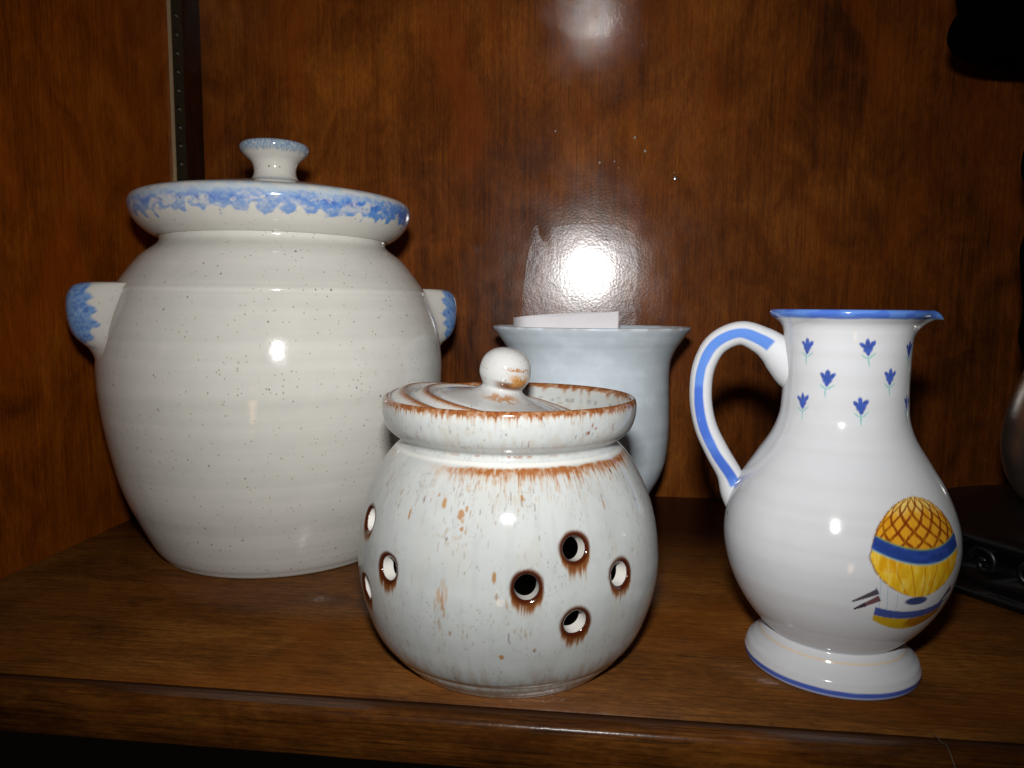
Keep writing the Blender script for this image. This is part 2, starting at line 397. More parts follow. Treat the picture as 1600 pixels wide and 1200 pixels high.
BLUE = A(lin((88, 136, 200))); DBLUE = A(lin((44, 82, 168))); CREAM = A((.61, .598, .55)); GREYB = A(lin((134, 164, 190)))
M_stonec = glaze('cream_and_blue_glaze', True, rough=.10, speck=.8, bumpy=.2, mott=.03)
LIDP = [(64.2, 187.8), (66.5, 187.4), (70.5, 189.4), (75.5, 193.5), (79.2, 198.5), (80.8, 203), (80.9, 206.5), (79.6, 209.4), (76.5, 211.2), (70, 212.4), (50, 216.5), (30, 220), (18, 222), (14.4, 223.6), (12.6, 226.5), (12.3, 230), (13.5, 234), (17, 237.6), (19.5, 240.2), (20.2, 242.2), (19.6, 244.2), (16, 245.6), (8, 246.4), (.05, 246.6)]
def lid_paint(R, Z, T):
    col = np.zeros(R.shape+(3,))+CREAM
    a = T*80; 
    u = np.mod(T*80/11.0+.35*vnoise(T*9, Z*0), 1)          # sponge stamps
    low = 196.8+1.1*np.sin(u*2*pi)+2.6*(vnoise(a*.35, Z*.35, 1)-.5)*2
    n = fbm(a*.22, Z*.30+a*.08, 2., 4); n2 = fbm(a*.7, Z*.9, 5., 3)
    holes = ss(.60, .70, vnoise(a*.21+.3, Z*.42-a*.12, 8))*ss(197, 200, Z)*(1-ss(203.5, 206, Z))
    side = T > 0
    dens = .62+.38*np.exp(-((T-radians(62))/radians(38))**2)
    m = ss(low-.5, low+.9, Z)*(1-ss(204.8, 208.2, Z+(n-.5)*6))
    mm = m*np.clip(.78+1.4*(n-.38)+.9*(n2-.45), .1, 1)*dens*1.25
    mm = mm*(1-.7*holes)
    col = mix(col, BLUE, np.clip(mm, 0, 1))
    core = np.exp(-((Z-202.3)/1.9)**2)*ss(.42, .62, n)*ss(.35, .6, n2)*dens
    col = mix(col, DBLUE*1.15, np.clip(core*.85, 0, 1)*m)
    col = mix(col, DBLUE*.9, np.clip(.85*np.exp(-((T-radians(72))/radians(17))**2)*np.exp(-((Z-202)/3.6)**2)*(.4+.6*n2*1.6), 0, .9))
    top = ss(203.6, 206.5, Z)*(1-ss(216, 220, Z))*(R > 55)
    col = mix(col, GREYB*1.15, top*np.clip(.15+1.2*(n-.35), 0, .8))
    kb = ss(238.0+1.8*(n-.5)*2, 240.0+1.8*(n-.5)*2, Z)
    col = mix(col, GREYB*.8, kb*np.clip(.65+.9*(n2-.4), .3, .95))
    kk = ss(239, 241, Z)*ss(.58, .66, n2)
    col = mix(col, BLUE*.55, kk*.6)
    col = mix(col, GREYB, (Z > 222)*(1-ss(223, 225, Z))*.5)
    return col
lidc = link('lid', lathe(curve(LIDP, 300), thetas(620, 60), lid_paint), M_stonec, crock)

def lug(side):
    """D shaped lug handle that leans out of the body; built around local +x or -x"""
    m, n = 120, 90
    u = np.linspace(-1, 1, n)[None, :]; v = np.linspace(0, 1, m)[:, None]
    # section: radial (mm) and height, from top root over the outer lip down to the low root
    ex = 2.5 if side > 0 else .0
    sec = curve([(86.6, 161.2), (90, 161), (98, 160.6), (105+ex, 160), (109.5+ex, 158.2), (112.4+ex, 153.5), (113.2+ex, 146), (112.4+ex, 138), (110+ex, 131.5), (106.5+ex, 127.5), (103+ex*.5, 124), (100.6, 118.5), (100.6, 111), (100.2, 103), (99.0, 92)], m)
    BZ = np.array([p for p in CROCK[3:18]])
    body = lambda z: np.interp(z, BZ[:, 1], BZ[:, 0])
    au = np.abs(u)
    env = 1-ss(.30, 1.0, au)                       # plateau, then a soft fillet into the wall
    env = env**.8*(1-.06*au)
    ext = sec[:, 0][:, None]-body(sec[:, 1])[:, None]
    Zz = sec[:, 1][:, None]+0*u-1.2*au**2*ss(.5, .0, v)
    Rr = body(Zz)-.5+np.maximum(ext, 0)*env
    Rr = np.where((v < .004) | (v > .996), body(Zz)-2., Rr)
    ph = u*radians(21)*(1-.30*ss(.55, 1.0, v))
    x = side*Rr*np.cos(ph); y = Rr*np.sin(ph)
    V = np.stack([x, y, Zz+0*x], -1)*.001
    n1 = fbm(y*.28+5*side, Zz*.28, 2., 4); n2 = fbm(y*.9, Zz*.9, 7., 3)
    col = np.zeros(V.shape)+CREAM
    edge = 102.0+3.2*(n1-.5)*2+1.2*np.sin(Zz*.9)
    mm = ss(edge, edge+2.0, np.abs(Rr))*np.clip(.95+.8*(n2-.4), .6, 1)
    mm = mm*ss(123, 129, Zz)
    col = mix(col, mixA(BLUE, GREYB*1.1, .35), mm)
    col = mix(col, DBLUE, mm*ss(.56, .7, n2)*.55)
    return mesh_np(V.reshape(-1, 3), grid_faces(m, n, wrap=False), col)
def mixA(a, b, f): return a*(1-f)+b*f
LUGROT = radians(11)
for sd in (-1, 1):
    o = link('handle', lug(sd), M_stonec, crock); o.rotation_euler = (0, 0, LUGROT)

# ------------------------------------------------------------------ pierced garlic keeper
PO = (-.0336, .3092)
pot = place('pierced_pot', *PO)
tag(pot, 'round pale grey glazed pot with rust edged holes and a collar rim, in front', 'pot')
OUT = curve([(40, 1.2), (44, .2), (46, .2), (48.5, 2.6), (50.9, 5), (57, 13), (60.6, 21.5), (63.2, 31), (64.4, 41), (64.3, 47), (63.3, 56.6), (60.9, 67), (57, 77), (52.4, 85.4), (49.0, 89.6), (47.3, 91.3)], 300)
COL = curve([(47.3, 91.3), (46.5, 92.4), (46.4, 93.9), (48.8, 95.8), (51.5, 98.5), (53.1, 102), (53.9, 106.0), (53.8, 109.4), (53.2, 111.0), (52.4, 111.4), (51.5, 110.7), (51.0, 108.5), (50.6, 104), (49.0, 98.0), (46.2, 94.4), (43, 93.0), (40.2, 92.4), (39.6, 91), (40, 89)], 130)[1:]
nrm = np.gradient(OUT, axis=0); nrm = np.stack([nrm[:, 1], -nrm[:, 0]], 1); nrm /= np.linalg.norm(nrm, axis=1)[:, None]
INN = (OUT-nrm*5.6)[::-1].copy(); INN[-12:] = INN[-13]
INN[:, 0] = np.maximum(INN[:, 0], 1)
RUST = A(lin((140, 80, 38))); DRUST = A(lin((84, 32, 14))); OCH = A(lin((172, 128, 74))); MARK = A(lin((160, 104, 36))); PALE = A((.475, .497, .492))
HOLES = [(22.7, 62.8), (40.7, 50.3), (6.0, 50.7), (22.6, 36.0), (-44.8, 50.7), (-63.4, 64.3), (-61.7, 37.2), (-80, 50.5),
         (113, 62.8), (130, 50.5), (96, 50.5), (113, 36), (203, 62.8), (220, 50.5), (186, 50.5), (203, 36)]
def build_pot():
    th = thetas(460, 90, 100); n = len(th)
    P = np.vstack([OUT, COL, INN]); mo, mc, mi = len(OUT), len(COL), len(INN)
    R = P[:, 0][:, None]+0*th; Z = P[:, 1][:, None]+0*th; T = th[None, :]+0*R
    B = np.r_[0, np.cumsum(np.linalg.norm(np.diff(P, axis=0), axis=1))]          # arc length
    bo = B[:mo]
    # throwing rings, slight out of round
    w = np.zeros(len(P)); w[:mo] = 1; w[mo:mo+60] = .6
    R = R+w[:, None]*((vnoise(Z*.22, 0*Z+1, T*.3)-.5)*.14+(vnoise(Z*.05, T*1.0, 4.)-.5)*.5)
    R = R-w[:, None]*.5*np.exp(-((Z-7.5)/1.2)**2)
    # ---- paint
    col = np.zeros(R.shape+(3,))+PALE; a = T*62
    st = fbm(a*.35, Z*.10, 1., 4); fine = vnoise(a*3.2, Z*.55, 3.); fb = fbm(a*.9, Z*.5, 9., 4)
    col = mix(col, PALE*.86, ss(.5, .7, st)*.35)
    col = mix(col, A((.50, .46, .38)), ss(.58, .8, fbm(a*.12, Z*.05, 7., 3))*.2)
    row = np.arange(len(P))[:, None]+0*T
    outer = row < mo; colr = (row >= mo) & (row < mo+mc)
    # fuzzy darker flecks, drawn down the wall
    fl = ss(.74, .86, vnoise(a*2.3, Z*.45, 11.))*ss(.55, .75, fbm(a*.15, Z*.09, 21., 3))
    col = mix(col, A(lin((150, 116, 66))), fl*.5); col = mix(col, A(lin((168, 124, 66))), ss(.62, .8, vnoise(a*1.7, Z*.30, 111.))*np.exp(-((Z-82.5)/4.2)**2)*.45*np.exp(-((T-radians(5))/radians(45))**2)*outer)
    fl2 = ss(.80, .9, vnoise(a*3.4+7, Z*.8, 17.))*ss(.5, .7, fbm(a*.2+9, Z*.12, 31., 3))
    col = mix(col, A(lin((84, 74, 62))), fl2*.3)
    # base: thin tan glaze line, brown ring
    col = mix(col, A(lin((150, 128, 96))), outer*np.exp(-((Z-8.2-(fb-.5)*3)/1.8)**2)*.55)
    col = mix(col, A(lin((170, 160, 135))), outer*(1-ss(2, 7, Z))*.6)
    col = mix(col, A(lin((150, 120, 85))), outer*(1-ss(9, 22, Z))*.45*ss(.4, .7, st)*(1+0*T))
    # shoulder: white smooth band then a rust ring that runs
    d = Z-(89.3+.6*(vnoise(a*.12, 0*a, 2.)-.5)); white = outer*ss(89.9, 90.6, Z)
    col = mix(col, A((.60, .60, .57)), white*.9)
    amp = np.clip(.45+.75*np.exp(-((T-radians(8))/radians(30))**2)+.75*np.exp(-((T-radians(55))/radians(14))**2)-.55*np.exp(-((T+radians(50))/radians(22))**2), 0, 1)
    tail = 1.5+3.4*vnoise(a*.9, 0*a, 5.)*vnoise(a*3.1, 0*a, 8.)*1.6
    band = outer*np.where(d > 0, np.exp(-(d/.55)**2), np.exp(-(d/tail)**2))*amp
    band = band*np.clip(.35+1.3*(fbm(a*.8, Z*.6, 13., 3)-.22), 0, 1)
    col = mix(col, OCH, np.clip(band*1.3, 0, .8)); col = mix(col, RUST, np.clip(band*1.5-.25, 0, .9))
    # collar underside line
    ul = np.exp(-((Z-93.6)/.55)**2)*(row < mo+16)*(row >= mo)*ss(.45, .62, fbm(a*.5, Z*.8, 40., 3)) * np.exp(-((T-radians(-2))/radians(28))**2)
    col = mix(col, RUST, ul*.75)
    # rim: rust bleeding down outside and inside
    isout = (row >= mo) & (row < mo+75)
    drip = .4+2.7*vnoise(a*1.1, 0*a, 60.)*vnoise(a*3.6, 0*a, 61.)*1.5
    e = 110.2-Z
    rm = isout*np.where(e < 0, 1., np.exp(-(np.maximum(e, 0)/drip)**2))*(Z > 100)
    rm = rm*np.clip(.55+1.0*(fbm(a*.7, Z*.7, 63., 3)-.3), 0, 1)
    inn = colr*(~isout)*(Z > 99)
    rmi = inn*np.exp(-((111.2-Z)/(1.6+1.8*vnoise(a*.9, 0*a, 64.)))**2)*ss(.30, .55, vnoise(a*.25, 0*a, 66.))
    rr = np.clip(rm+rmi*1.1, 0, 1)
    col = mix(col, OCH*.9, np.clip(rr*1.2, 0, .85)); col = mix(col, RUST*.85, np.clip(rr*1.7-.45, 0, .95))
    col = mix(col, DRUST, np.clip(rr*1.4-.8, 0, .5)*ss(.5, .7, fine))
    gm = colr*ss(.62, .78, vnoise(a*.5, Z*.25, 70.))*ss(94, 97, Z)*(1-ss(103, 106, Z))
    col = mix(col, A(lin((168, 150, 118))), gm*.2)
    gi = inn*ss(.55, .7, vnoise(a*1.6, Z*.3, 71.))*(Z > 103)
    col = mix(col, A(lin((95, 92, 88))), gi*.5)
    # dark flecks + rust marks
    rs = np.random.RandomState(5); items = []
    for t0, b0, w_, h_, c, s_ in ((-28.9, 84.5, 1., .8, DRUST*1.5, .0), (-24, 77.5, .9, 2.4, OCH*.9, .9), (-16.9, 74.5, 1.3, 2.2, MARK, .8), (-15, 76.5, .6, 1.2, MARK, .8), (-27, 80, .6, 1.0, MARK, .6), (5, 80.5, .7, 1.3, MARK, .85), (-16, 69.8, .7, 1.0, MARK, .8), (-16, 72.4, .7, 1.2, OCH, .7), (-21, 66, .5, .8, DRUST, .6), (-38, 72, .5, 2.5, MARK, .8), (-33, 78, .4, 1.4, DRUST*1.5, .6), (49, 86, .45, 1.3, DRUST*.6, .9), (46.4, 83.5, .35, .8, MARK, .7), (-4.4, 54.2, .7, 2.6, OCH*.8, .9), (-3.5, 47.5, .5, 1.4, MARK*.8, .7), (-22.6, 46.0, .7, 3.4, OCH, .6), (-21.2, 44, .8, 4.2, MARK, .65), (-19.9, 47, .5, 3.6, OCH, .5), (-23.8, 42, .5, 3.0, OCH*.9, .5), (-20.6, 40, .45, 2.4, MARK, .5), (-22.5, 35, .5, 3.0, OCH*.8, .5), (-21, 50, 1.2, 2.4, OCH, .3), (-19, 32, .4, 1.2, MARK*.7, .6), (-2, 24, .9, 1.3, MARK, .9), (9, 26.5, .7, 1.0, OCH*.6, .8), (38, 76, .4, 2.2, MARK, .6), (-46, 78, .5, 1.4, MARK*.8, .5)):
        items.append((t0, np.interp(b0, OUT[:, 1], bo), w_, h_, c, s_))
    for k in range(620):
        t0 = rs.uniform(-95, 95); z0 = rs.choice([rs.uniform(12, 86), rs.normal(80, 5), rs.normal(24, 8)]); c = [DRUST*.8, RUST*.8, A((.16, .14, .10)), OCH*.7][rs.randint(4)]
        cl = fbm(t0*.05+3, z0*.05, 77., 2)
        if cl < rs.uniform(.30, .62): continue
        items.append((t0, np.interp(min(max(z0, 6), 87), OUT[:, 1], bo), rs.uniform(.16, .34), rs.uniform(.5, 2.0)*rs.choice([.6, 1, 1.4]), c, rs.uniform(.15, .6)))
    for k in range(60):    # collar flecks
        items.append((rs.uniform(-90, 90), bo[-1]+rs.uniform(4, 16), rs.uniform(.2, .4), rs.uniform(.4, 1.4), DRUST, rs.uniform(.3, .7)))
    items += [(33.5, bo[-1]+14.2, .8, .8, RUST*.9, .95), (37, bo[-1]+15.6, .9, .6, RUST, .8), (35, bo[-1]+17, .5, 1., RUST, .7)]
    Bm = B[:, None]+0*T
    sel = slice(0, mo+75)
    col[sel] = spots(col[sel], T[sel], Bm[sel], items, 60.)
    # a craze ring blister
    dj = (T-radians(-34.9))*60; db = Bm-np.interp(84.0, OUT[:, 1], bo); q = np.sqrt((dj/4.)**2+(db/3.2)**2)
    col = mix(col, A((.30, .31, .31)), outer*np.exp(-((q-.9)/.22)**2)*ss(.45, .7, vnoise(a*2, Z*2, 90.))*.6)
    # ---- holes
    ri = 4.55; ch = 1.5
    dele = np.zeros((mo-1, n), bool)
    Ro = P[:mo, 0]
    Tn = T.copy(); Zs = Z.copy(); Rs = R.copy()
    for (h0, z0) in HOLES:
        b0 = np.interp(z0, OUT[:, 1], bo); R0 = np.interp(b0, bo, Ro)
        dt = np.angle(np.exp(1j*(th-radians(h0))))
        x = dt[None, :]*Ro[:, None]; y = (bo-b0)[:, None]+0*x; rho = np.hypot(x, y)
        # brown ring with a run below
        ang = np.arctan2(x, -y)                         # 0 pointing down
        st_ = vnoise(x*2.2+h0, y*.12, 5.)*.7+vnoise(x*5.5+h0, y*.2, 9.)*.3
        wv = .55*(vnoise(np.cos(ang)*1.6+h0, np.sin(ang)*1.6+z0, 7.)-.5); ring = 1-ss(ri+ch-.4+wv, ri+ch+.6+.7*st_+wv*1.6, rho)
        run = (y < 1.5)*(np.abs(x) < ri+1.6)*(1-ss(ri+.8, ri+1.7, np.abs(x)))
        base_y = -np.sqrt(np.clip((ri+ch)**2-x**2, 0, None))
        hv = .55+.9*float(vnoise(h0*.37+z0, z0*.21, 3.)); L = (2.0+6.5*st_)*hv*(1-.5*(x/(ri+1.6))**2)
        rn = run*(1-ss(0, 1, (base_y-y)/np.maximum(L, .4)))*(y < 0)
        m_r = np.clip(ring+0*rn, 0, 1)
        c0 = col[:mo]
        c0 = mix(c0, OCH*.75, np.clip(rn*1.2, 0, .85)*ss(.1, .5, st_+.15)); c0 = mix(c0, RUST*.6, np.clip(rn*1.7-.55, 0, .95)*ss(.15, .45, st_))
        c0 = mix(c0, RUST*.45, m_r*.95)
        c0 = mix(c0, DRUST*.55, (1-ss(ri+ch-.9, ri+ch+.4, rho))*.95)
        col[:mo] = c0
        cx = (rho[:-1]+rho[1:]+np.roll(rho, -1, 1)[:-1]+np.roll(rho, -1, 1)[1:])/4
        bad = np.abs(dt) > 1.0; bad = bad | np.roll(bad, -1)
        dd = (cx < ri) & ~bad[None, :]; dele |= dd
        # chamfer sinks, snap the boundary ring
        sink = np.clip(1-(rho-ri)/ch, 0, 1)**2*.8*(np.abs(dt)[None, :] < 1.)
        dvert = np.zeros((mo, n), bool)
        dvert[:-1] |= dd; dvert[1:] |= dd; dvert[:-1] |= np.roll(dd, 1, 1); dvert[1:] |= np.roll(dd, 1, 1)
        alld = np.ones((mo, n), bool); alld[:-1] &= dd; alld[1:] &= dd; alld[:-1] &= np.roll(dd, 1, 1); alld[1:] &= np.roll(dd, 1, 1)
        bd = dvert & ~alld
        k = ri/np.maximum(rho, 1e-6)
        xb = x*k; yb = y*k
        i, j = np.where(bd)
        bb = b0+yb[i, j]; rnew = np.interp(bb, bo, Ro); znew = np.interp(bb, bo, OUT[:, 1]); tnew = radians(h0)+xb[i, j]/rnew
        Tn[i, j] = tnew; Zs[i, j] = znew; Rs[i, j] = rnew+(R[i, j]-P[i, 0])
        Rs[:mo] -= sink*nrm[:, 0][:, None]; Zs[:mo] -= sink*nrm[:, 1][:, None]
        # inner shell, same cells (row order reversed)
        ii = len(P)-1-i
        Tn[ii, j] = tnew; 
        Ri = np.interp(bb, bo, P[len(P)-1-np.arange(mo), 0]); Zi = np.interp(bb, bo, P[len(P)-1-np.arange(mo), 1])
        Rs[ii, j] = Ri; Zs[ii, j] = Zi
    V = np.stack([Rs*np.sin(Tn), -Rs*np.cos(Tn), Zs], -1).reshape(-1, 3)*.001
    m = len(P)
    keep = np.ones((m-1, n), bool); keep[:mo-1] &= ~dele
    idel = dele[::-1]; keep[m-1-(mo-1):] &= ~idel
    F = grid_faces(m, n).reshape(m-1, n, 4)[keep]
    # boundary edges of the removed cells on the outer shell
    idx = lambda i, j: i*n+(j % n)
    E = {}
    for i, j in zip(*np.where(dele)):
        q = [(i, j), (i, j+1), (i+1, j+1), (i+1, j)]
        for a_, b_ in zip(q, q[1:]+q[:1]):
            a_ = (a_[0], a_[1] % n); b_ = (b_[0], b_[1] % n)
            if (b_, a_) in E: del E[(b_, a_)]
            else: E[(a_, b_)] = 1
    colf = col.reshape(-1, 3); newV = []; newC = []; cache = {}; base = len(V); F2 = []
    def mid(v, fr, c):
        key = (v, fr)
        if key not in cache:
            iv = idx(m-1-v[0], v[1]); ov = idx(*v)
            newV.append(V[ov]*(1-fr)+V[iv]*fr); newC.append(c); cache[key] = base+len(newV)-1
        return cache[key]
    CW = A((.68, .66, .62))
    for (a_, b_) in E:
        o1, o2 = idx(*a_), idx(*b_); i1, i2 = idx(m-1-a_[0], a_[1]), idx(m-1-b_[0], b_[1])
        p1, p2 = mid(a_, .03, DRUST*.6), mid(b_, .03, DRUST*.6); q1, q2 = mid(a_, .07, CW), mid(b_, .07, CW); s1, s2 = mid(a_, .985, CW), mid(b_, .985, CW)
        F2 += [(o1, o2, p2, p1), (p1, p2, q2, q1), (q1, q2, s2, s1), (s1, s2, i2, i1)]
    colf = np.vstack([colf, np.array(newC)]); V = np.vstack([V, np.array(newV)])
    colf[(m-mo)*n:m*n] = A((.30, .28, .25))  # interior shade put into the inner shell's darker colour
    return mesh_np(V, np.vstack([F, np.array(F2)]), colf)
M_pot = glaze('pale_grey_rust_glaze', True, rough=.09, bumpy=.22, mott=.07)
pm = build_pot()
link('body', pm, M_pot, pot)
# lid sitting askew in the rim
LID = [(46.2, -2.6), (47.0, -1.6), (46.4, -.2), (44, .8), (38, 2.2), (30, 3.6), (22, 5.4), (15, 7.0), (11.4, 8.4), (9.0, 10.0), (8.6, 11.0), (9.4, 12.6), (10.7, 15.2), (11.0, 18.2), (10.2, 22.2), (7.6, 25.6), (4, 27.4), (.05, 28)]
def potlid_disp(R, Z, T):
    ph = (R-20)/9.6+(T/(2*pi))
    rid = 1.15*np.cos(ph*2*pi)*ss(24, 30, R)*(1-ss(45, 46.5, R))*(Z > -1)
    return R, Z+rid
def potlid_paint(R, Z, T):
    x, y = R*np.sin(T), -R*np.cos(T)
    col = np.zeros(R.shape+(3,))+A((.47, .475, .465)); n = fbm(x*.4, y*.4, Z*.4, 4); f = vnoise(x*2.4, y*2.4, Z*2.4)
    col = mix(col, A((.46, .46, .46)), ss(.5, .7, n)*.5)
    ph = np.mod((R-20)/9.6+(T/(2*pi)), 1); d = np.minimum(np.abs(ph-.02), np.abs(ph-1.02))
    line = np.exp(-(d/(.11+.07*f))**2)*ss(24, 29, R)*(Z > -1)
    col = mix(col, OCH*.8, np.clip(line*1.2, 0, .8)); col = mix(col, RUST*.8, np.clip(line*1.6-.35, 0, .9)*np.clip(.4+f, 0, 1))
    rim = ss(45.0, 46.6, R)*(Z < 1); col = mix(col, RUST*.8, rim*.8*np.clip(.3+f, 0, 1))
    k = lambda t0, z0, w, h: np.exp(-(((T-radians(t0)+pi) % (2*pi)-pi)/radians(w))**4-((Z-z0)/h)**4)
    neck = k(22, 13.0, 42, 1.7)*(R < 12)
    col = mix(col, RUST*.4, neck*.98)
    col = mix(col, OCH, k(38, 15.6, 26, 2.6)*.95*ss(.25, .5, n)*(R < 12)); col = mix(col, MARK, k(40, 14.8, 20, 1.8)*.9*ss(.2, .5, f)*(R < 12))
    col = mix(col, MARK*.85, k(35, 20.2, 32, .9)*ss(.25, .5, f)*.9*(R < 12))
    col = mix(col, MARK, k(2, 8.0, 34, 1.3)*ss(.35, .55, n)*.8*(R < 16))
    col = mix(col, DRUST, ss(.86, .93, vnoise(x*1.3+4, y*1.3, Z*1.3))*.7)
    return col
lo = link('lid', lathe(curve(LID, 330), thetas(520, 120), potlid_paint, potlid_disp), M_pot, pot)
lo.location = (-.0050, .000, .1040); lo.rotation_euler = (radians(3), radians(10.5), 0); lo.scale = (1.0, 1.0, 1.0)

# ------------------------------------------------------------------ flared vase with a card in it
VA = (.0009, .4985)
vase = place('flared_vase', *VA)
tag(vase, 'pale blue grey vase with flared rim standing behind the pierced pot', 'vase')
VP = [(2, 2), (26, 2), (29, 0), (31, .4), (36.5, 12), (43, 26), (47.9, 35), (51.8, 47), (53.3, 59), (53.6, 77), (53, 93), (52.8, 106), (54.0, 115.6), (57.3, 122.9), (62.2, 130.2), (65.6, 134.4), (66.3, 135.8), (65.7, 136.6), (64.4, 136.4), (60, 131), (54, 122), (50.5, 112), (49.5, 95), (49.5, 60), (40, 30), (30, 8), (2, 6)]
VB = A((.66, .745, .82))
def vase_paint(R, Z, T):
    n = fbm(T*50*.10, Z*.12, 3., 4); col = np.zeros(R.shape+(3,))+VB
    col = mix(col, VB*1.18, ss(.45, .7, n)*.6); col = mix(col, VB*.82, ss(.3, .55, vnoise(Z*.25, 0*Z, 2.))*.25)
    rim = ss(134.6, 135.8, Z); col = mix(col, A(lin((150, 140, 130))), rim*.45*ss(.4, .7, vnoise(T*14, 0*T, 5.)))
    return col
def vdisp(R, Z, T): return R+(vnoise(Z*.3, 0*Z+2, T*.2)-.5)*.3*(Z < 130), Z+.25*np.sin(T+1)*(Z > 100)
M_vase = glaze('blue_grey_satin_glaze', True, rough=.28, bumpy=.2, mott=.06, speck=.12, spec=.35)
link('body', lathe(curve(VP, 330), thetas(260, 60), vase_paint, vdisp), M_vase, vase)
def card():
    # stiff white card bent into a hairpin, closed end at the left
    pts = [(.0176, -.020, 1.), (.000, -.0215, .6), (-.020, -.0215, .25), (-.040, -.0205, .02), (-.0480, -.018, 0), (-.0505, -.012, 0), (-.0490, -.004, .05), (-.036, .006, .3), (-.015, .010, .5), (.008, .011, .7)]
    C_ = curve(pts, 60); V = []
    zt = .1402+.0062*np.clip((C_[:, 0]+.0487)/.066, 0, 1)
    zt += .0004; zt[28:] += .0020*np.sin(np.linspace(0, pi, 32))**.8
    Tn = np.gradient(C_[:, :2], axis=0); Tn /= np.linalg.norm(Tn, axis=1)[:, None]; N = np.stack([-Tn[:, 1], Tn[:, 0]], 1)
    for off in (0, .0007):
        for z in (0, 1):
            for k in range(60): V.append((C_[k, 0]+N[k, 0]*off, C_[k, 1]+N[k, 1]*off, .088 if z == 0 else zt[k]))
    V = np.array(V).reshape(4, 60, 3)[[0, 1, 3, 2]].reshape(-1, 3)
    f = grid_faces(60, 4)  # reorder
    i = np.arange(59)[:, None]; F = []
    for a in range(4):
        b = (a+1) % 4
        for k in range(59): F.append((a*60+k, a*60+k+1, b*60+k+1, b*60+k))
    F += [(0, 60, 120, 180), (59, 119, 179, 239)]
    return mesh_np(V, np.array(F))
co = link('folded_card', card(), M_card, smooth=False)
co.location = (VA[0], VA[1], 0)
tag(co, 'folded white card standing inside the flared vase with its top edge showing', 'card')

# ------------------------------------------------------------------ painted pitcher
PI_ = (.1044, .3109)
pitcher = place('painted_pitcher', *PI_)
tag(pitcher, 'white ceramic pitcher with blue striped handle, small blue flowers and a painted hot air balloon', 'pitcher')
WH = A((.64, .655, .685)); FB = A(lin((58, 92, 190))); SB = A(lin((88, 134, 215)))
PP = [(3, 1.2), (28, 1.2), (31.5, 0), (33.8, .7), (34.4, 2.4), (34.3, 4.4), (33.3, 6.7), (31.6, 8.6), (29.8, 10.4), (28.4, 12.3), (27.4, 13.9), (26.4, 15.0), (27.0, 15.8), (29.2, 17.8), (33.6, 23), (38.8, 31), (42.5, 39.8), (44.7, 48.7), (45.2, 55), (44.7, 62), (42.9, 68.9), (38.9, 78.4), (32.9, 88.3), (27.6, 97), (24.7, 105.3), (23.9, 113), (23.8, 128), (24.3, 139), (25.6, 142.8), (28.0, 145.0), (29.6, 146.2), (30.2, 147.4), (29.7, 148.5), (28.4, 148.6), (26.6, 146.8), (24, 143.5), (21.6, 139), (21.2, 113), (24.5, 100), (36, 83), (41.5, 68), (42, 54), (38, 38), (28, 22), (3, 19)]
FLW = [(-35.8, 133.0, 0), (18.4, 133.3, 0.1), (67.2, 132.4, 0), (-15.0, 121.0, 0), (41.2, 122.2, .05), (-37.5, 111.4, 0.1), (14.9, 111.0, .12), (69.7, 111.4, 0), (95, 122, 0), (122, 133, 0), (122, 111, 0), (150, 122, 0), (-150, 122, 0), (-120, 133, 0), (-120, 111, 0)]
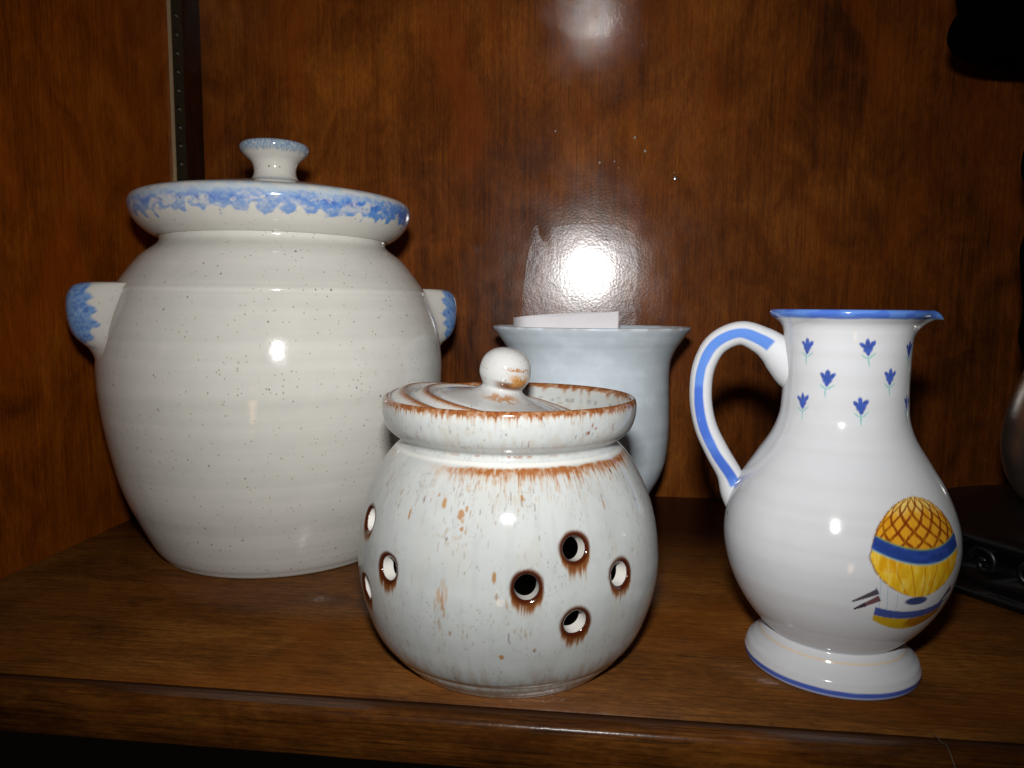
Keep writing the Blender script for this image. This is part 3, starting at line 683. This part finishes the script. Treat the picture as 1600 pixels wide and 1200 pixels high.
def pit_paint(R, Z, T):
    m = len(R); row = np.arange(m)[:, None]+0*T
    outer = row < 520
    col = np.zeros(R.shape+(3,))+WH
    col = mix(col, WH*A((.97, .96, .94)), ss(.4, .7, vnoise(Z*.35, 0*Z, T*.6))*.7)
    # rim and foot bands
    rim = ss(144.9, 145.7, Z+.35*(vnoise(T*9, 0*T, 1.)-.5))*outer
    col = mix(col, SB*.92, rim*.97); col = mix(col, FB, rim*.6*ss(.5, .75, vnoise(T*5, Z*.6, 2.)))
    ft = outer*ss(.2, .5, Z)*(1-ss(3.4, 3.9, Z+.25*(vnoise(T*7, 0*T, 4.)-.5)))
    col = mix(col, A(lin((170, 180, 215))), outer*(Z < 1.9)*(R > 28)*.9)
    col = mix(col, FB*1.05, ft*ss(1.4, 1.9, Z)*.95)
    ln = np.exp(-((Z-12.3)/.28)**2)*(R > 26)*(Z < 14)*outer
    col = mix(col, A(lin((232, 200, 150))), ln*.85)
    # flowers
    for (t0, z0, tilt) in FLW:
        dt = np.angle(np.exp(1j*(T-radians(t0)))); 
        if np.abs(dt).min() > 1: continue
        x = dt*24./1.28; y = (Z-z0)/1.28
        sel = (np.abs(x) < 4) & (np.abs(y) < 6.5) & outer
        fs_ = 1.12-.22*float(vnoise(t0*.31+2, z0*.17, 8.)); tilt = tilt+.22*(float(vnoise(t0*.23, z0*.4, 2.))-.5); x = x*fs_; y = y*(fs_*.6+.4)
        x, y = x*cos(tilt)+y*sin(tilt), y*cos(tilt)-x*sin(tilt)
        w = .38*(vnoise(x*1.3+t0, y*1.3, 3.)-.5); x = x+w
        def el(cx, cy, ax, ay, r=0):
            dx, dy = x-cx, y-cy; dx, dy = dx*cos(r)+dy*sin(r), dy*cos(r)-dx*sin(r)
            return 1-ss(.72, 1.25, np.sqrt((dx/ax)**2+(dy/ay)**2))
        g = np.maximum.reduce([el(-.15, -2.9, .24, 2.0, 0), el(-1.15, -1.7, .25, 1.35, .9), el(1.15, -1.6, .25, 1.35, -.9)])
        col = mix(col, A(lin((120, 185, 180))), g*sel*.8)
        b = np.maximum.reduce([el(0, 2.2, .72, 1.5), el(-1.2, 1.6, .68, 1.35, .75), el(1.25, 1.7, .7, 1.4, -.75), el(0, .6, 1.45, 1.35), el(0, -.5, .7, 1.0)])
        col = mix(col, mixA(FB*.55, FB*.95, vnoise(x*.9+t0, y*.9, 5.)[..., None]), b*sel*.97)
    # balloon: x mm round the belly, Z height
    dt = np.angle(np.exp(1j*(T-radians(41.)))); x = dt*45.; y = Z
    wob = .25*(vnoise(x*.8, y*.8, 9.)-.5)
    near = (np.abs(x) < 26) & outer
    YL, OR, BR = A(lin((236, 190, 40))), A(lin((226, 158, 40))), A(lin((128, 52, 16)))
    topy, midy, boty = 80.6, 62.0, 44.9
    hw_u = 20.3*np.sqrt(np.clip(1-np.clip((y-60.5)/(topy-60.5), 0, 1)**2, 0, 1))
    tl = np.clip((60.5-y)/(60.5-boty), 0, 1)
    hw_l = 20.3*(1-tl**1.9)**.62*(1-.02*tl)
    hw = np.where(y > 60.5, hw_u, hw_l)*((y < topy) & (y > boty))
    inside = ss(-.35, .35, hw-np.abs(x-.6*tl)+wob)*near*((y < topy) & (y > boty))
    bt = 62.9+.0125*x**2-.045*x; bb = 57.5+.0115*x**2-.06*x          # blue band edges
    col = mix(col, YL, inside)
    upz = inside*ss(-.2, .3, y-bt)
    col = mix(col, OR, upz*np.clip(.9-.9*ss(74, 80, y), 0, 1)); col = mix(col, A(lin((240, 214, 130))), upz*ss(73.5, 78, y+3*(vnoise(x*.6, y*.6, 4.)-.5))*.75)
    # net of crossing ropes that bunch toward the edges
    s_ = np.arcsin(np.clip(x/np.maximum(hw, 6), -1, 1)); lat = (y-60)/20.
    for sg in (-1, 1):
        q = (s_*2.55+sg*(y-60)*.165+.10*(vnoise(x*.5, y*.5, 12.+sg)-.5))
        dd = np.abs(q-np.round(q)); 
        rope = 1-ss(.09, .17, dd+.05*(vnoise(x*2, y*2, 6.)-.5))
        col = mix(col, BR, upz*rope*.9)
    edge = near*(1-ss(.15, .75, np.abs(hw-np.abs(x-.6*tl)+wob*2)))*((y < topy+.4) & (y > boty-.3))
    col = mix(col, BR*.8, edge*.6*ss(.3, .5, vnoise(x*1.5, y*1.5, 14.)))
    band = inside*ss(-.25, .25, y-bb)*ss(-.25, .25, bt-y)
    col = mix(col, FB*.5, band); col = mix(col, FB*.8, band*.6*ss(.4, .7, fbm(x*.25, y*.6, 3., 3)))
    col = mix(col, A(lin((120, 150, 90))), inside*np.exp(-((y-bt)/.35)**2)*.8); col = mix(col, A(lin((150, 195, 190))), inside*np.exp(-((y-bb)/.35)**2)*.8)
    lowz = inside*ss(0, .3, bb-y-.3)
    for k in (-.62, -.30, .0, .30, .62):
        xl_ = k*20.3*(1-.55*tl**1.5)+.8*tl
        col = mix(col, A(lin((190, 110, 20))), lowz*(1-ss(.12, .42, np.abs(x-xl_+wob)))*.75)
    col = mix(col, A(lin((224, 160, 20))), lowz*ss(.55, .7, vnoise(x*.25, y*.3, 33.))*.7)
    br_ = fbm(x*.9, y*.18, 51., 3); col = mix(col, A(lin((205, 140, 22))), inside*ss(.5, .68, br_)*.35*(1-band)); col = mix(col, A(lin((246, 222, 120))), lowz*(1-ss(.3, .45, br_))*.4)
    # burner scoop
    e = np.sqrt(((x+1.)/5.4)**2+((y-43.6)/1.8)**2); col = mix(col, FB*.28, near*(1-ss(.75, 1.1, e))*.95)
    # ropes
    for (x0, y0, x1, y1) in ((-16.5, 53, -15.6, 40), (-13.8, 50, -12.5, 39.5), (-9.5, 46.6, -8.8, 39)):
        tt = np.clip(((x-x0)*(x1-x0)+(y-y0)*(y1-y0))/((x1-x0)**2+(y1-y0)**2), 0, 1)
        dd = np.hypot(x-x0-tt*(x1-x0), y-y0-tt*(y1-y0)); col = mix(col, A(lin((150, 175, 190))), near*(1-ss(.1, .35, dd))*.55*(1-inside))
    # gondola
    gx = x+.5; gw = 16.5; inb = ss(-.3, .3, gw-np.abs(gx))
    sag = .0085*gx**2
    gt = 39.2+sag; gm = 36.0+sag*.9; gb = 31.0+.0175*gx**2
    col = mix(col, A(lin((196, 160, 30))), near*inb*ss(-.2, .2, gm-y)*ss(-.25, .25, y-gb))
    col = mix(col, A(lin((150, 84, 24))), near*inb*ss(-.2, .2, gm-y)*ss(-.25, .25, y-gb)*ss(.35, .6, fbm(x*.2, y*.4, 41., 3)+.02*gx)*.8)
    col = mix(col, FB*.55, near*inb*ss(-.2, .2, gt-y)*ss(-.2, .2, y-gm)*.95)
    # flags: two tapering pennants to the left, one set at the right
    def flag(x0, y0, x1, y1, w, c, s=.92):
        L2 = (x1-x0)**2+(y1-y0)**2; tt = ((x-x0)*(x1-x0)+(y-y0)*(y1-y0))/L2
        dd = np.abs((x-x0)*(y1-y0)-(y-y0)*(x1-x0))/math.sqrt(L2)
        return mix(col, c, outer*(tt > 0)*(tt < 1)*(1-ss(.75, 1.1, dd/(w*(.25+.75*tt))))*s)
    col = flag(-25.5, 43.0, -17.0, 47.9, 1.3, A(lin((52, 34, 48)))); col = flag(-24.6, 39.9, -16.0, 45.2, 1.4, A(lin((92, 34, 36))))
    col = flag(-24.6, 39.9, -20.5, 42.4, 1.1, A(lin((44, 40, 60))), .8)
    col = flag(-18.0, 49.6, -17.0, 47.6, .4, A(lin((70, 90, 120))))
    col = flag(13.0, 41.0, 19.0, 45.6, 1.6, A(lin((40, 46, 80)))); col = flag(14.0, 39.5, 18.8, 41.5, 1.0, A(lin((88, 90, 110))), .6)
    mk = np.exp(-(((T-radians(-72))*45)/1.0)**2-((Z-62.5)/.9)**2); col = mix(col, A((.03, .02, .03)), mk*.8*outer)
    return col
def pit_disp(R, Z, T):
    m = len(R); row = np.arange(m)[:, None]+0*T; outer = row < 520
    R = R+outer*(R > 20)*((vnoise(Z*.2, 0*Z+5, T*.2)-.5)*.14)*(Z < 140)
    R = R+outer*(Z < 13)*(R > 28)*.07*np.sin(Z*2.1)
    # pouring lip opposite the handle
    g = np.exp(-((np.angle(np.exp(1j*(T-radians(93)))))/radians(10.5))**2)
    up_ = ss(137, 148, Z)
    R = R+g*up_*3.9-up_*(.9)*np.exp(-((np.angle(np.exp(1j*(T-radians(60)))))/radians(26))**2)
    Z = Z-g*ss(143, 148, Z)*3.0*np.clip((R-30)/5, 0, 1)
    return R, Z
pprof = curve(PP, 760)
M_pit = glaze('white_tin_glaze', True, rough=.10, bumpy=.14, mott=.02)
pth = np.r_[np.linspace(-100, -4, 150, endpoint=False), np.linspace(-4, 76, 330, endpoint=False), np.linspace(76, 110, 50, endpoint=False), np.linspace(110, 260, 60, endpoint=False)]
link('body', lathe(pprof, np.radians(pth), pit_paint, pit_disp), M_pit, pitcher)
def handle():
    C_ = [(-14, 121, 10, 12), (-19.0, 124.0, 9.6, 11.5), (-23.4, 127.8, 8.4, 9.6), (-27.6, 131.8, 7.0, 7.8), (-32.5, 135.2, 6.0, 6.2), (-41.5, 138.3, 5.2, 5.5), (-51.2, 133.9, 5.1, 5.4), (-56.6, 124, 4.9, 5.4), (-57.7, 109.7, 4.8, 5.4), (-55.2, 96.9, 4.9, 5.4), (-49.8, 85.9, 5.1, 5.4), (-44.2, 76.5, 5.4, 5.6), (-41.0, 68.5, 6.6, 6.4), (-37.5, 62, 6.6, 6.2), (-34, 57, 4, 4)]
    Q = curve(C_, 260); path = np.stack([Q[:, 0], 0*Q[:, 0], Q[:, 1]], 1)*.001
    V, a = tube(path, Q[:, 2]*.001, 72, Q[:, 3]*.001)
    # which side of the section looks at the camera (-y)
    k = np.linspace(0, 1, 260)[:, None]; A_ = a[None, :]+0*k
    face = np.angle(np.exp(1j*(A_-(-pi/2))))
    col = np.zeros(V.shape)+WH
    cen = .0-.55*ss(.72, .95, k)+.12*ss(.35, .1, k)
    wdt = .34+.05*(vnoise(k*30, 0*k, 1.)-.5)
    st = (1-ss(wdt, wdt+.14, np.abs(face-cen*HS)))*ss(.15, .16, k)*(1-ss(.855, .865, k))
    col = mix(col, SB*.95, st*.97); col = mix(col, FB*1.05, st*ss(.52, .7, vnoise(k*7+0*a, face*.5, 5.))*.7)
    col = mix(col, FB*.9, st*ss(.70, .76, k)*(1-ss(.82, .86, k))*.7)
    return mesh_np(V.reshape(-1, 3), grid_faces(260, 72), col)
HS = 1
ho = link('handle', handle(), M_pit, pitcher)

# ------------------------------------------------------------------ dark lamp at the right edge
LX, LY = .281, .425
lamp = place('table_lamp', LX, LY)
tag(lamp, 'black carved wooden stand carrying a rounded pewter body, cut off by the right edge', 'lamp')
def base_disp(R, Z, T):
    k = (Z > 6) & (Z < 36) & (R > 20)
    lob = .5+.5*np.cos(T*14); sc = np.abs(np.sin(T*7+np.sin(Z*.25)*1.1))
    R = R-k*(2.6*sc*np.exp(-((Z-16)/7)**2)+1.4*lob*np.exp(-((Z-31)/4)**2))
    f = (Z <= 6) & (R > 60)
    R = R+f*2.2*np.cos(T*8)
    return R, Z
link('stand', lathe(curve([(2, .2), (82, .2), (88, .5), (90, 4), (86, 7), (82, 9), (79, 14), (78, 20), (81, 25), (85, 28), (86, 31), (83, 34), (74, 36), (66, 38), (60, 40.5), (50, 42), (2, 42)], 160), np.linspace(0, 2*pi, 360, endpoint=False), disp=base_disp), M_black, lamp)
scr = []
for k in range(22):
    a = 2*pi*k/22
    t_ = np.linspace(0, 2.6*pi, 60); rr_ = 8.2*(1-t_/(2.9*pi))
    su = rr_*np.cos(t_)*(1 if k % 2 else -1); sz = 19+rr_*np.sin(t_)
    pth_ = np.stack([(.0815+.000)*np.sin(a+su/82), -(.0815)*np.cos(a+su/82), sz*.001], 1)
    V_, _a = tube(pth_, .0019, 8, ref=(math.sin(a), -math.cos(a), 0)); scr.append(V_)
off = 0
sv = np.concatenate([v.reshape(-1, 3) for v in scr]); sf = np.concatenate([grid_faces(60, 8)+i*480 for i in range(22)])
o = link('scroll_carving', mesh_np(sv, sf), M_black, lamp); o['kind'] = 'stuff'
link('body', lathe(curve([(33, 42), (36, 43), (41, 49), (45.4, 59), (47.6, 71), (47.2, 84), (44.4, 98), (40.5, 111), (36, 121), (2, 124)], 120), np.linspace(0, 2*pi, 96, endpoint=False)), M_pewter, lamp)
link('column', lathe(curve([(30, 118), (40, 124), (43, 134), (42, 150), (44, 168), (45.5, 184), (42, 200), (44, 214), (48, 228), (46, 244), (40, 258), (38, 275), (38, 300), (2, 301)], 160), np.linspace(0, 2*pi, 96, endpoint=False)), M_shade, lamp)
link('shade', lathe(curve([(2, 299), (70, 298.5), (83, 299), (87.5, 301.5), (88, 306), (85, 312), (83.5, 317), (85, 324), (86, 335), (84, 372), (2, 374)], 120), np.linspace(0, 2*pi, 128, endpoint=False)), M_shade, lamp)
for o in S.objects:
    if o.type == 'MESH' and len(o.data.polygons) == 0: print('EMPTY', o.name)
